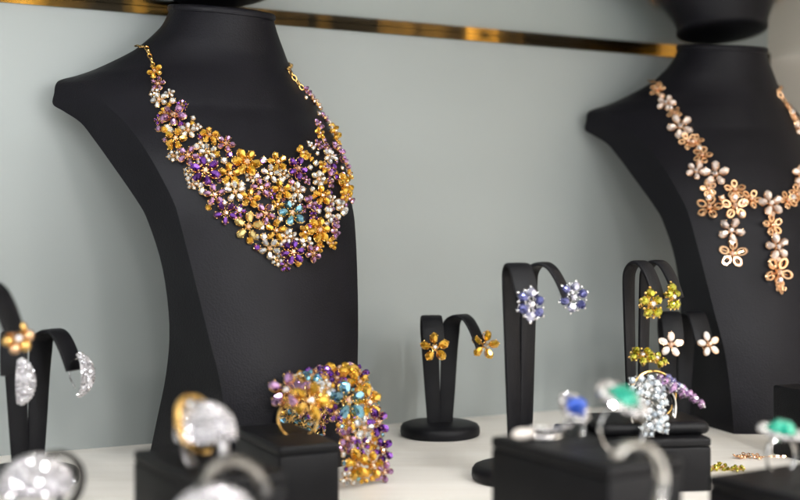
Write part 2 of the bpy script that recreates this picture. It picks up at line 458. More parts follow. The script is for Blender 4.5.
# ------------------------------------------------------------------ necklace one: purple and amber bib
def o13(x, y): return (130+x/2.94, 110+y/2.94)
FL1 = []
for x, y, D, c in ((156, 74, 1.05, 'citrine'), (159, 86, .95, 'lilac'), (160, 102, 1.1, 'clear'), (174, 118, 1.7, 'lilac'), (165, 115, .7, 'citrine'), (188, 133, 1.1, 'clear'),
                   (176, 141, 1.35, 'citrine'), (209, 138, 1.15, 'citrine'), (225, 146, 1.2, 'lilac'), (188, 158, 1.35, 'lilac'), (208, 154, 1.1, 'clear'), (245, 164, 1.85, 'citrine'),
                   (205, 173, 1.9, 'amethyst'), (229, 176, 1.45, 'citrine'), (214, 197, 1.4, 'lilac'), (234, 193, 1.35, 'clear'), (259, 190, 1.3, 'lilac'), (249, 200, 1.3, 'citrine'),
                   (275, 164, 1.3, 'citrine'), (268, 176, 1.2, 'clear'), (294, 170, 1.6, 'amethyst'), (299, 155, 1.1, 'citrine'), (279, 192, 1.35, 'citrine'), (294, 193, 1.2, 'clear'),
                   (225, 214, 1.4, 'amethyst'), (247, 227, 1.75, 'lemon'), (263, 215, 1.35, 'lilac'), (289, 215, 1.8, 'topaz'), (274, 231, 1.35, 'citrine'), (268, 249, 1.3, 'clear'),
                   (290, 253, 1.6, 'amethyst'), (310, 254, 1.2, 'lilac'), (315, 231, 1.7, 'citrine'), (331, 231, 1.1, 'lilac'), (319, 197, 1.35, 'citrine'), (307, 205, 1.15, 'lilac'),
                   (314, 181, 1.15, 'clear'), (325, 171, 1.1, 'lilac'), (341, 187, 1.7, 'citrine'), (337, 209, 1.2, 'clear'), (325, 216, 1.1, 'clear'), (331, 134, 1.3, 'citrine'),
                   (334, 151, 1.2, 'lilac'), (325, 158, 1.1, 'clear'), (342, 165, 1.1, 'lilac'), (316, 136, .9, 'citrine'), (315, 147, .8, 'lilac'), (322, 120, 1.0, 'lilac'), (314, 107, .9, 'blush'), (304, 93, .8, 'lilac'), (309, 100, .7, 'blush'),
                   (346, 176, .8, 'citrine'), (334, 143, .9, 'citrine'), (319, 169, .9, 'citrine'), (340, 198, .9, 'citrine'), (301, 233, 1.0, 'citrine'), (283, 238, .9, 'clear'), (238, 212, .9, 'amethyst'), (346, 200, .8, 'lilac'), (328, 244, .9, 'citrine'), (326, 127, .9, 'clear')):
    FL1.append((x, y, D, c))
GM1 = [(o13(*q[:2]), q[2]) for q in ((212, 242, 'clear'), (320, 295, 'clear'), (410, 290, 'clear'), (275, 152, 'clear'), (195, 112, 'clear'), (325, 222, 'clear'), (285, 222, 'clear'), (370, 405, 'amethyst'),
       (390, 373, 'clear'), (490, 452, 'citrine'), (500, 385, 'clear'), (520, 345, 'amethyst'), (578, 388, 'clear'), (440, 210, 'clear'), (205, 155, 'clear'), (120, 65, 'clear'), (540, 160, 'clear'),
       (385, 155, 'amethyst'), (390, 150, 'clear'), (600, 200, 'amethyst'), (470, 215, 'lilac'), (350, 385, 'citrine'), (605, 315, 'clear'), (620, 270, 'lilac'), (500, 235, 'clear'))]
GM1 += [((173, 102), 'clear'), ((165, 131), 'citrine'), ((181, 126), 'amethyst'), ((168, 129), 'clear')]
POLY1 = [(149, 78), (153, 96), (154, 112), (160, 134), (169, 154), (182, 168), (196, 196), (214, 216), (226, 222), (238, 236), (258, 252), (284, 266), (315, 261), (332, 246), (345, 215), (350, 192), (348, 170), (341, 146), (331, 122), (316, 98),
         (303, 88), (306, 100), (314, 118), (312, 135), (308, 150), (293, 158), (268, 158), (250, 154), (238, 156), (222, 138), (198, 124), (188, 111), (178, 98), (166, 88), (163, 76)]
def inpoly(x, y, P_):
    c = False; j = len(P_)-1
    for i in range(len(P_)):
        (x1, y1), (x2, y2) = P_[i], P_[j]
        if (y1 > y) != (y2 > y) and x < (x2-x1)*(y-y1)/(y2-y1)+x1: c = not c
        j = i
    return c
def tag_flowers(): pass
N1 = thing('bib_necklace', 'wide bib necklace of purple, amber and clear gem flowers around the large black neck form', 'necklace', X1)
X1i = X1.inverted()
placed = []
def put(bv, Xi, x, y, lift):
    h, n_ = hit(bv, x, y)
    if h is None: return None
    return Xi @ (h+n_*lift), (Xi.to_3x3() @ n_)
for x, y, D, c in FL1:
    r_ = put(V1, X1i, x, y, 0.24+rnd.uniform(0, 0.12))
    if r_ is None: print('MISS', x, y); continue
    nn = r_[1]+Vector((rnd.uniform(-.22, .22), rnd.uniform(-.22, .22), rnd.uniform(-.22, .22)))
    add_flower(N1, r_[0], nn, D*1.06, c, n=5 if D < 1.6 or rnd.random() < .5 else 6, cmat='blush')
    placed.append((r_[0], D*0.38))
for (x, y), c in GM1:
    r_ = put(V1, X1i, x, y, 0.20)
    if r_: add_gem(N1, r_[0], r_[1]+Vector((rnd.uniform(-.2, .2), 0, rnd.uniform(-.2, .2))), 0.46, c); placed.append((r_[0], 0.23))
mini = 0
for k in range(5000):                                  # small flowers woven into the gaps of the bib
    x = rnd.uniform(148, 352); y = rnd.uniform(75, 268)
    if not inpoly(x, y, POLY1): continue
    r_ = put(V1, X1i, x, y, 0.12)
    if r_ is None: continue
    D = rnd.uniform(0.72, 0.92)
    if any((r_[0]-q).length < rr*0.95+D*0.34 for q, rr in placed): continue
    add_flower(N1, r_[0], r_[1]+Vector((rnd.uniform(-.3, .3), rnd.uniform(-.3, .3), rnd.uniform(-.3, .3))), D, rnd.choice(('clear', 'clear', 'amethyst', 'lilac', 'citrine')), kind=rnd.choice(('oval', 'round')))
    placed.append((r_[0], D*0.40)); mini += 1
    if mini > 34: break
print('mini flowers', mini)
cnt = 0
for k in range(6000):
    x = rnd.uniform(150, 352); y = rnd.uniform(75, 268)
    if not inpoly(x, y, POLY1): continue
    r_ = put(V1, X1i, x, y, 0.04)
    if r_ is None: continue
    D = rnd.choice((0.34, 0.40, 0.46))
    if any((r_[0]-q).length < rr+D*0.27 for q, rr in placed): continue
    add_gem(N1, r_[0], r_[1]+Vector((rnd.uniform(-.3, .3), 0, rnd.uniform(-.3, .3))), D, rnd.choice(('clear', 'clear', 'citrine', 'citrine', 'amethyst', 'lilac', 'clear')))
    placed.append((r_[0], D*0.5)); cnt += 1
    if cnt > 72: break
print('fill gems', cnt)
def neck_chain(N, bv, X, Xi, lft, rgt, mat, zb=27.2, link=0.34):
    pts = []; ns = []
    for x, y in lft:
        r_ = put(bv, Xi, x, y, 0.14)
        if r_: pts.append(r_[0]); ns.append(r_[1])
    rp = []
    for x, y in rgt:
        r_ = put(bv, Xi, x, y, 0.14)
        if r_: rp.append(r_)
    a0 = math.atan2(pts[-1].y, pts[-1].x); a1 = math.atan2(rp[0][0].y, rp[0][0].x)
    if a0 < 0: a0 += 2*PI
    z0 = pts[-1].z; z1 = rp[0][0].z
    for i in range(1, 14):
        t = i/14; a = a0+(a1-a0)*t
        q = X @ Vector((9*math.cos(a), 9*math.sin(a), z0+(z1-z0)*t+1.2*math.sin(PI*t)))
        c = X @ Vector((0, 0.3, q.z))
        h = bv.ray_cast(q, (c-q).normalized())
        if h[0] is not None: pts.append(Xi @ (h[0]+h[1]*0.14)); ns.append(Xi.to_3x3() @ h[1])
    for q, n_ in rp: pts.append(q); ns.append(n_)
    return chain(N, pts, ns, mat, link)
neck_chain(N1, V1, X1, X1i, [(155, 70), (153, 63), (150, 55), (148, 49)], [(286, 70), (292, 78), (298, 86), (303, 92)], 'gold')

# ------------------------------------------------------------------ necklace two: rose gold fringe
X2i = X2.inverted()
N2 = thing('fringe_necklace', 'rose gold and white flower necklace with hanging tiers on the farther neck form', 'necklace', X2)
def o64(x, y): return (640+x/2.174, 70+y/2.174)
FL2 = []
for x, y, D, c in ((40, 45, 1.15, 'g'), (58, 76, 1.35, 'w'), (75, 97, 1.0, 'g'), (88, 125, 1.75, 'w'), (105, 158, 1.25, 'g'), (122, 158, 1.0, 'g'), (135, 188, 1.25, 'g'), (122, 222, 1.35, 'w'), (163, 228, 1.75, 'w'), (148, 260, 1.1, 'g'),
                   (150, 300, 1.7, 'g'), (205, 262, 1.35, 'g'), (205, 298, 1.75, 'g'), (240, 282, 1.35, 'g'), (197, 350, 1.7, 'w'), (200, 400, 1.75, 'g'), (281, 292, 1.75, 'w'), (286, 338, 1.4, 'g'), (295, 385, 1.75, 'w'),
                   (298, 440, 2.0, 'g'), (303, 474, 0.8, 'g'), (318, 285, 1.25, 'g'), (338, 272, 1.35, 'g'), (345, 232, 1.5, 'w'), (343, 130, 1.1, 'w'), (331, 104, 0.9, 'g'), (320, 84, 0.7, 'g')):
    FL2.append((*o64(x, y), D, c))
def put2(pos, nrm, D, c):
    D *= 1.2
    nn = nrm+Vector((rnd.uniform(-.2, .2), rnd.uniform(-.2, .2), rnd.uniform(-.2, .2)))
    if c == 'g': add_flower(N2, pos, nn, D, 'rose', 'rose', 'blush', 5, 'loop')
    else: add_flower(N2, pos, nn, D, 'pinkwhite', 'rose', 'diamond', 5, 'oval')
cen = None; loc2 = []
for x, y, D, c in FL2:
    r_ = put(V2, X2i, x, y, 0.2)
    if r_: loc2.append((*r_, D, c))
midx = [l[0].x for l in loc2 if abs(l[2]-2.0) < .01][0]
print('pendant local x', midx)
for p_, n_, D, c in loc2:
    put2(p_, n_, D, c)
    if p_.x < 0 and (X2 @ Vector((-p_.x, p_.y, p_.z))).x*12.0+400 > 806:                                  # the same run on the other side of the pendant row
        qx = -p_.x; q = X2 @ Vector((qx, -20, p_.z)); h = V2.ray_cast(q, X2.to_3x3() @ Vector((0, 1, 0)))
        if h[0] is not None: put2(X2i @ (h[0]+h[1]*.2), X2i.to_3x3() @ h[1], D, c)
for k in range(len(loc2)-1):
    a, b = loc2[k][0], loc2[k+1][0]
    if (a-b).length < 3: add_gem(N2, (a+b)/2+loc2[k][1]*0.05, loc2[k][1], 0.55, 'diamond' if k % 2 else 'blush', 'rose')
neck_chain(N2, V2, X2, X2i, [(657, 88), (660, 84)], [(776, 92), (784, 103), (789, 112), (793, 120), (797, 130)], 'rose', link=0.42)

# ------------------------------------------------------------------ earring stands
def strap_mesh(H, az, side, slim=1.0):
    """leather strap: a tapering stem that folds over at the top and hangs forward; az = direction of the fold"""
    d = Vector((math.sin(az), -math.cos(az), 0)); w_ = Vector((math.cos(az), math.sin(az), 0))
    prof = [(0.0, 0.8, .50), (0.0, H*0.35, .58), (-0.02, H*0.7, .66), (0.0, H-1.3, .72), (0.12, H-.55, .74), (.48, H-.12, .75), (.95, H, .76), (1.42, H-.22, .76), (1.85, H-.80, .76), (2.2, H-1.5, .75), (2.5, H-2.25, .72)]
    c = catmull(prof, 4)
    foot = Vector((side*0.42, 0, 0)); top = Vector((side*0.80, 0, 0))
    mb = MB(); vs = []; th = 0.13
    n = len(c)
    for i, (r_, z, hw) in enumerate(c):
        hw *= slim
        a = c[max(i-1, 0)]; b = c[min(i+1, n-1)]
        tg = Vector((b[0]-a[0], b[1]-a[1])).normalized(); nx, nz = -tg.y, tg.x      # towards the outside of the fold
        t = min(z/(H-1.3), 1) if i < n*0.45 else 1
        org = foot.lerp(top, t)
        tw = 0.0 if z < H-2.5 and i < n*0.5 else min(1, max(0, (i-n*0.30)/(n*0.35))); fa = az*tw; wq = Vector((math.cos(fa), math.sin(fa), 0)); cs = []
        for k in range(12):
            a_ = 2*PI*k/12; ww = math.copysign(abs(math.cos(a_))**0.35, math.cos(a_))*hw; tt = math.copysign(abs(math.sin(a_))**0.7, math.sin(a_))*th
            q = org+d*r_+(d*tw+Vector((0, -1, 0))*(1-tw)).normalized()*(nx*tt)+wq*ww; cs.append(Vector((q.x, q.y, z+nz*tt)))
        vs += cs
    fs = [(i*12+j, i*12+(j+1) % 12, (i+1)*12+(j+1) % 12, (i+1)*12+j) for i in range(n-1) for j in range(12)]
    fs.append(tuple(range(12))[::-1]); fs.append(tuple((n-1)*12+j for j in range(12)))
    mb.add(vs, fs, None, True)
    end = top+d*(2.55)+Vector((0, 0, H-2.1))
    return mb, end, (d+Vector((0, 0, 0.30))).normalized()
def foot_mb(r=2.9):
    mb = MB()
    lathe(mb, [(0, 0), (r-.22, 0), (r-.05, .08), (r, .28), (r-.02, .62), (r-.16, .82), (r-.45, .93), (r*.5, .97), (0, .98)][::-1], 56)
    return mb
STAND = {}
def earring_stand(label, px, s, H, yaw, splay=(-27, 27), slim=1.0):
    xf = T((px-400)/s, F/s, 0) @ RZ(R(yaw))
    t = thing('earring_stand', label, 'earring stand', xf, 'black earring stands')
    if 'foot' not in STAND: STAND['foot'] = foot_mb().mesh('foot', M['stand'])
    mkobj('foot', STAND['foot'], t)
    ends = []
    for side, sp in zip((-1, 1), splay):
        mb, e, n_ = strap_mesh(H, R(sp), side, slim); k = (H, sp, side, slim)
        if k not in STAND: STAND[k] = mb.mesh('strap', M['stand'])
        mkobj('strap', STAND[k], t)
        ends.append((xf @ e, xf.to_3x3() @ n_))
    return ends
def post(parent, L=0.75, mat='gold'):
    mb = MB(); tube(mb, [(0, 0, -0.05), (0, 0, -L)], 0.035, 6)
    torus(mb, 0.12, 0.03, 10, 5, T(0.10, 0, -L+.05)); torus(mb, 0.12, 0.03, 10, 5, T(-0.10, 0, -L+.05))
    return part('post', mb, M[mat], parent)
def flower_earring(label, pos, nrm, D, gemmat, met='gold', cmat='diamond', n=5, kind='oval', spin=0.3, group=None, alt=None):
    xf = T(*pos) @ align(nrm, spin)
    t = thing('flower_earring', label, 'earring', xf, group)
    st = mkobj('setting', cached(('set', n, kind), lambda: setting_mb(n, kind), met, 'setting'), t, S(D))
    for i in range(n):
        def one():
            mb = MB()
            if kind == 'pearl': sphere(mb, (0, 0, 0), 0.165, 14, 8, T(0.32, 0, 0.02), (1.15, 0.80, 0.5))
            elif kind == 'round': mb.merge(gem_unit(0.30, 0.30, 0.14, 9, 0), T(0.34, 0, 0.02) @ RY(-0.25))
            else: mb.merge(gem_unit(0.385, 0.315, 0.145, 10, 0.5), T(0.31, 0, 0.03) @ RY(-0.22))
            return mb
        mkobj('petal', cached(('onepetal', kind), one, alt if alt and i % 3 == 1 else gemmat, 'petal'), t, RZ(2*PI*i/n) @ RX(rnd.uniform(-.3, .3)) @ RY(rnd.uniform(-.12, .12)) @ S(D))
    mkobj('centre_stone', cached(('cen',), centre_mb, cmat, 'centre_stone'), t, S(D))
    post(t, 0.8, met)
    return t
def pave_shell(mb_base, mb_gems, fn, nu, nv, size):
    """metal skin from fn(u, v) and rows of tiny cut stones standing on it"""
    grid = [[Vector(fn(i/(nu-1), j/(nv-1))) for j in range(nv)] for i in range(nu)]
    vs = [q for row in grid for q in row]
    fs = [(i*nv+j, i*nv+j+1, (i+1)*nv+j+1, (i+1)*nv+j) for i in range(nu-1) for j in range(nv-1)]
    mb_base.add(vs, fs, None, True)
def pave(fn, cu, cv, size, base_mat, parent, base_name='shell', gem_name='pave_stones', gemmat='pave', nu=26, nv=20, xf=None, inner=(0, 0, 0)):
    mb = MB(); pave_shell(mb, None, fn, nu, nv, size); b = part(base_name, mb, M[base_mat], parent, xf)
    g = MB(); ctr = sum((Vector(fn(a_/6, b_/6)) for a_ in range(7) for b_ in range(7)), Vector())/49+Vector(inner)
    for i in range(cu):
        for j in range(cv):
            u = (i+0.5)/cu; v = (j+0.5+(0.5 if i % 2 else 0))/(cv+0.5)
            q = Vector(fn(u, v)); e = 1e-3
            du = Vector(fn(min(u+e, 1), v))-Vector(fn(u-e, v)); dv = Vector(fn(u, min(v+e, 1)))-Vector(fn(u, v-e))
            n_ = du.cross(dv)
            if n_.length < 1e-9: continue
            n_.normalize()
            if n_.dot(q-ctr) < 0: n_ = -n_
            n_ = (n_+Vector((rnd.uniform(-.7, .7), rnd.uniform(-.7, .7), rnd.uniform(-.7, .7)))).normalized()
            gemcut(g, size, size, size*0.42, 7, 0, T(*(q+n_*size*0.10)) @ align(n_, rnd.uniform(0, 2)))
    o = part(gem_name, g, M[gemmat], b)
    return b

# the short stand in the middle with the yellow flower earrings
def solidify(): pass
E = earring_stand('short black stand on an oval foot in the middle with yellow flower earrings', 440, 13.75, 8.7, 18, (-12, 42))
flower_earring('yellow citrine flower earring on the left strap of the short middle stand', E[0][0]+E[0][1]*.22, E[0][1], 2.15, 'citrine', n=5, spin=0.35, group='yellow flower earrings')
flower_earring('yellow citrine flower earring on the arched right strap of the short middle stand', E[1][0]+E[1][1]*.25, (.18, -1, .12), 2.15, 'citrine', n=5, spin=0.1, group='yellow flower earrings')
# the tall stand with the violet sapphire earrings
E = earring_stand('tall black stand right of the middle holding violet blue cluster earrings', 520, 16.7, 12.9, 42, (-24, 22))
flower_earring('violet blue round stone cluster earring on the left strap of the tall stand', E[0][0]+E[0][1]*.22+Vector((0, 0, -.2)), E[0][1]+Vector((.3, 0, 0)), 2.1, 'deepsapphire', 'silver', n=6, kind='round', group='violet blue earrings', alt='paleviolet')
flower_earring('violet blue round stone cluster earring on the arching right strap of the tall stand', E[1][0]+E[1][1]*.22+Vector((0, 0, .1)), (.3, -1, .1), 1.95, 'deepsapphire', 'silver', n=6, kind='round', group='violet blue earrings', alt='paleviolet')
# the tall stand with the green earrings, turned away to the right
E = earring_stand('tall thin black stand before the far neck form with green flower earrings', 637, 15.6, 12.9, 38, (-2, 6), .74)
flower_earring('yellow green peridot flower earring on the nearer strap of the tall far stand', W(651, 304, 16.4), (.65, -.75, .15), 2.0, 'peridot', n=5, kind='round', group='green flower earrings')
flower_earring('yellow green peridot flower earring on the farther strap of the tall far stand', W(672, 297, 16.0), (.8, -.6, .15), 1.85, 'peridot', n=5, kind='round', group='green flower earrings')
# white flower pair
E = earring_stand('short black stand in the shade of the far neck form with white flower earrings', 677, 13.4, 8.8, 8, (-8, 8))
bpy.context.view_layer.update(); [c for c in COL.objects if c.name.startswith('foot')][-1].matrix_basis = Matrix.Diagonal((.72, .72, 1, 1))
flower_earring('white five petal flower earring on the left strap near the far neck form', E[0][0]+E[0][1]*.15+Vector((-.3, 0, -.1)), E[0][1], 1.85, 'pearl', 'rose', 'blush', kind='pearl', spin=PI/2-.1, group='white flower earrings')
flower_earring('white five petal flower earring on the right strap near the far neck form', E[1][0]+E[1][1]*.15+Vector((.2, 0, -.1)), E[1][1], 1.85, 'pearl', 'rose', 'blush', kind='pearl', spin=PI/2+.15, group='white flower earrings')
# the stand on the left with the pave hoops
E = earring_stand('short black stand at the left edge holding sparkling white half hoop earrings', 28, 17.0, 9.0, 42, (-26, 24))
def hoop(label, pos, yaw, tilt=0):
    t = thing('hoop_earring', label, 'earring', T(*pos) @ RZ(R(yaw)) @ RY(tilt), 'white pave hoop earrings')
    def fn(u, v):                                        # wide crescent band, open at the back
        a = -1.35+2.7*u; w_ = 0.12+0.46*math.sin(PI*(0.06+0.88*u))
        b = (v-.5)*2
        r_ = 1.15+0.16*math.cos(b*1.4)
        return (b*w_, -r_*math.cos(a)*0.75, -r_*math.sin(a))
    b = pave(fn, 24, 9, 0.15, 'pavebed', t, inner=(0, 1.2, 0))
    mb = MB(); tube(mb, [(0, -.1, .95), (0, .35, .8), (0, .55, .45)], .05, 8); tube(mb, [(0, .55, .45), (0, .5, -.2), (0, .1, -.8)], .045, 8)
    part('clip', mb, M['silver'], t)
hoop('white pave half hoop earring on the left strap at the left edge', W(20, 381, 17.9), 38)
hoop('white pave half hoop earring hanging from the right strap at the left edge', E[1][0]+Vector((.15, -.35, -.35)), 62)
# nearest stand, mostly outside the frame
E = earring_stand('tall blurred black stand cut off by the left edge with a gold cluster earring', -45, 20.7, 12.3, 26, (-10, 42))
def bead_earring(label, pos, nrm):
    t = thing('bead_earring', label, 'earring', T(*pos) @ align(nrm, 0.2))
    g = MB(); g2 = MB()
    for i in range(6):
        a = 2*PI*i/6; sphere(g if i % 2 else g2, (.52*math.cos(a), .52*math.sin(a), 0), .29, 14, 9)
    part('gold_beads', g, M['gold'], t); part('blush_beads', g2, M['rose'], t)
    mb = MB(); gemcut(mb, .5, .5, .2, 10, 0, T(0, 0, .1)); part('centre_stone', mb, M['diamond'], t)
    post(t)
bead_earring('blurred round cluster earring of gold and pale beads at the left edge', W(18, 338, 20.7), (.45, -.85, .1))

# ------------------------------------------------------------------ ring boxes
def ring_box(label, near, yaw, wx, ly, h, slot=0.5):
    """near = the top corner nearest the camera; the box runs wx to the right and ly back"""
    a = R(yaw); ex = Vector((math.cos(a), math.sin(a), 0)); ey = Vector((-math.sin(a), math.cos(a), 0))
    c = Vector((near[0], near[1], 0))+ex*wx/2+ey*ly/2
    t = thing('ring_box', label, 'ring box', T(c.x, c.y, 0) @ RZ(a), 'black ring display boxes')
    mb = MB(); rbox(mb, wx, ly, h-0.52, 0.10); part('base', mb, M['box'], t)
    mb = MB(); rbox(mb, wx+.04, ly+.04, 0.50, 0.14, T(0, 0, h-0.50)); part('top_pad', mb, M['box'], t)
    mb = MB(); rbox(mb, wx*0.62, 0.16, 0.06, 0.02, T(0, -ly*slot+ly*.5, h-0.035)); part('slot', mb, M['slot'], t)
    return t, c, a
YB = 23.1
ring_box('black ring box left of the floral cuff, under the amber and lilac flower ring', (-6.18, 61.4), 26, 3.35, 7.2, 3.84)
ring_box('large blurred black box nearest the middle, carrying blue and emerald rings', (8.3, 47.6), 30.5, 3.95, 8.2, 5.55)
ring_box('blurred black box at lower left under the white pave ring', (-8.0, 47.4), 30.5, 3.9, 8.0, 5.0)
ring_box('black box behind the large blurred one, with a padded top full of flower rings', (10.3, 67.6), 8, 7.6, 6.2, 3.05)
ring_box('black box cut off by the lower right corner, under the teal stone ring', (17.6, 47.0), 30.5, 6.5, 7.6, 4.0)
ring_box('low black box at the bottom edge under the plain silver band', (6.6, 40.8), 30, 2.6, 2.8, 4.3)
ring_box('low black box at the lower left corner under a round sparkling ring', (-16.6, 46.0), 25, 3.6, 6.0, 2.9)
# padded cushion of the middle box
cu = MB(); rbox(cu, 6.6, 4.6, 0.75, 0.34, T(14.5, 71.5, 3.05) @ RZ(R(8)), 4)
tagm(part('ring_cushion', cu, M['box']), 'soft black ring cushion lying on the box behind the large blurred one', 'cushion')

# ------------------------------------------------------------------ rings
def band(parent, Rr, t, mat, wide=1.0, a0=-PI/2-2.75, a1=-PI/2+2.75, name='band', n=48):
    mb = MB(); torus(mb, Rr, t, n, 8, RX(PI/2), a0, a1, wide=wide)
    return part(name, mb, M[mat], parent)
def ring(label, pos, yaw, Rr, t, mat, wide=1.0, tilt=0.0, cat='ring', group=None, name='ring'):
    """pos = the foot of the band; band stands upright, its plane turned by yaw"""
    xf = T(*pos) @ RZ(R(yaw)) @ RX(tilt)
    o = thing(name, label, cat, xf, group)
    b = band(o, Rr, t, mat, wide, 0, 2*PI); b.matrix_basis = T(0, 0, Rr*1.0).copy() if False else Matrix.Translation(Vector((0, 0, Rr-.25))*K)
    return o, Rr*2-.25
def dflower(o, x, y, z, nrm, D, g, met='silver', n=5, kind='oval', cm='diamond'):
    return add_flower(o, Vector((x, y, z)), Vector(nrm), D, g, met, cm, n, kind)
# A amber and lilac flower ring
o, h = ring('gold ring with one lilac and one amber flower on the box beside the floral cuff', (W(298, 431, 18.35).x, 65.4, 3.86), 8, 1.08, .09, 'gold', wide=1.6)
dflower(o, -.6, 0.1, h+.40, (-.2, -.85, .5), 2.2, 'lilac', 'gold')
dflower(o, .65, -.25, h-.15, (.2, -.85, .45), 2.25, 'citrine', 'gold')
dflower(o, .2, .5, h+.55, (0, -.2, 1), 1.4, 'lilac', 'gold')
dflower(o, 1.2, .35, h+.25, (.7, -.3, .6), 1.1, 'citrine', 'gold')
# B blurred white pave ring with gold edge
def dome_ring(label, pos, yaw, Rr, dome, mat, bandt=.16, sz=0.15, gold=False, wide=2.0, cu=12, cv=26, g='pave', tilt=0):
    o, h = ring(label, pos, yaw, Rr, bandt, mat, wide=wide, tilt=tilt)
    rx, ry, rz = dome
    def fn(u, v):
        a = 2*PI*v; p_ = 0.06+1.72*u
        return (rx*math.sin(p_)*math.cos(a), ry*math.sin(p_)*math.sin(a), h-.25+rz*math.cos(p_))
    pave(fn, cu, cv, sz, mat, o, 'head', 'pave_stones', g, 16, 33)
    return o, h
o, h = dome_ring('chunky white pave dome ring with a gold edge on the lower left box', (W(203, 0, 24).x, 50.6, 5.0), -25, 0.95, (1.25, 1.15, 1.25), 'pavebed', sz=.185, cu=17, cv=38)
mb = MB(); torus(mb, 1.22, .16, 40, 8, T(-.45, 0, h+.1) @ RY(PI/2-.35)); part('gold_rim', mb, M['gold'], o)
g_ = MB()
for i in range(6): gemcut(g_, .42, .42, .16, 8, 0, T(-.95+.22*i, -.3+.1*math.sin(i*2), h+1.0-.10*(i % 2)) @ RX(.4) @ RZ(i))
part('crest_stones', g_, M['diamond'], o)
o, h = dome_ring('broad white pave ring at the bottom edge below the chunky white ring', (W(213, 0, 27).x, 44.4, 2.8), 20, 1.0, (1.5, 1.3, 1.15), 'pavebed', sz=.185, cu=17, cv=38)
mb = MB(); torus(mb, 1.35, .26, 40, 8, T(.85, .4, h+.35) @ RX(PI/2-.3) @ RY(.3), 0, PI, wide=1.5); part('dark_swirl', mb, M['darksilver'], o)
# C round ring lower left corner
o, h = dome_ring('round sparkling white ring blurred in the lower left corner', (W(36, 0, 24).x, 50.0, 2.9), 15, 0.95, (1.42, 1.3, 1.25), 'pavebed', sz=.20, cu=18, cv=38)
mb = MB(); torus(mb, 1.25, .13, 40, 8, T(.75, .2, h-.2) @ RZ(.5) @ RX(PI/2), -1.2, 1.9, wide=2.2); part('side_band', mb, M['darksilver'], o)
# D emerald ring with halo on the large box
def halo_ring(label, pos, yaw, Rr, mat, g, st, tilt, n=14, met='silver', tiltx=0.0, t=.06, hs=.36):
    o, h = ring(label, pos, yaw, Rr, t, mat, wide=1.5)
    X = T(0, 0, h+.22) @ RY(tilt) @ RX(tiltx)
    mb = MB(); gemcut(mb, st[0], st[1], .42, 16, 0, X @ T(0, 0, .12)); part('centre_stone', mb, M[g], o)
    mb = MB(); mb2 = MB()
    for i in range(n):
        a = 2*PI*i/n; q = (math.cos(a)*(st[0]/2+hs*.52), math.sin(a)*(st[1]/2+hs*.52), 0)
        gemcut(mb, hs, hs, hs*.35, 8, 0, X @ T(*q) @ RZ(a))
        sphere(mb2, (0, 0, 0), .07, 6, 4, X @ T(q[0]*1.14, q[1]*1.14, .02))
    torus(mb2, 1.0, .07, 36, 6, X @ T(0, 0, -.12) @ S(st[0]/2+hs*.4, st[1]/2+hs*.4, 1))
    part('halo_stones', mb, M['diamond'], o); part('halo_setting', mb2, M[met], o)
    return o, h
o, h = halo_ring('emerald ring with a wide white halo on the large blurred box', (W(622, 0, 23.2).x, F/23.2, 5.55), 18, 1.08, 'silver', 'emerald', (1.55, 1.05), .38, 15, tiltx=.55, hs=.56)
dflower(o, -.6, .1, h+.45, (-.3, -.4, .8), 1.0, 'diamond', 'silver')
# E blue ring
o, h = halo_ring('blue sapphire ring with small white stones on the left of the large blurred box', (W(574, 0, 21.9).x, F/21.9, 5.55), 40, .66, 'silver', 'bluegem', (1.15, .9), .25, 11, tiltx=.95, hs=.42)
# F row of white stones lying left
o = thing('ring', 'flat white stone ring lying on the left end of the large blurred box', 'ring', T(W(535, 0, 22).x, 53.6, 5.58) @ RZ(R(25)))
mb = MB(); torus(mb, .75, .11, 40, 8, T(.45, .2, .14), wide=1.2); part('band', mb, M['silver'], o)
mb = MB(); sphere(mb, (-.75, 0, .32), .40, 14, 9, None, (1.45, .8, .7)); part('pearl_drop', mb, M['pearl'], o)
mb = MB()
for i in range(9): gemcut(mb, .36, .36, .14, 8, 0, T(-.25+.26*i, .15+.12*math.sin(i*1.7), .42+.10*math.sin(i*1.1)) @ RX(.7) @ RZ(i))
part('row_stones', mb, M['diamond'], o)
# G big plain silver band close to the camera
o = thing('ring', 'open plain silver band standing nearest the camera at the bottom edge', 'ring', T(8.35, 43.0, 4.3) @ RZ(R(35)))
mb = MB(); torus(mb, 1.5, .15, 56, 8, T(0, 0, 1.5) @ RX(PI/2), -1.6, 2.2, wide=2.0); part('band', mb, M['greysilver'], o)
# H flower rings on the middle cushion
cz = 3.75
o, h = ring('silver ring with pale blue stone flowers in the middle of the ring cushion', (W(643, 0, 17.2).x, 69.6, cz-.1), 20, .85, .07, 'silver')
for (x, y, z, D, nn) in ((-.5, -.3, h+.9, 1.35, (-.3, -.7, .6)), (.35, -.2, h+.55, 1.3, (.1, -.8, .5)), (.15, -.9, h-1.15, 1.35, (.1, -.85, .5)), (-.55, -.85, h-.35, 1.2, (-.3, -.8, .4)), (.75, -.75, h-.75, 1.1, (.5, -.7, .5)), (-.35, -.95, h-1.6, 1.0, (0, -.8, .5)), (-1.0, -.7, h+.2, 1.1, (-.4, -.7, .5)), (.9, -.4, h+.1, 1.2, (.4, -.7, .5)), (.6, -1.0, h-1.4, 1.1, (.2, -.8, .5))):
    dflower(o, x, y, z, nn, D, 'aqua', 'silver', 5, 'round')
o, h = ring('silver ring with a long violet stone spray leaning right on the cushion', (W(668, 0, 17).x, 70.6, cz-.1), 55, 1.0, .09, 'silver', wide=1.5)
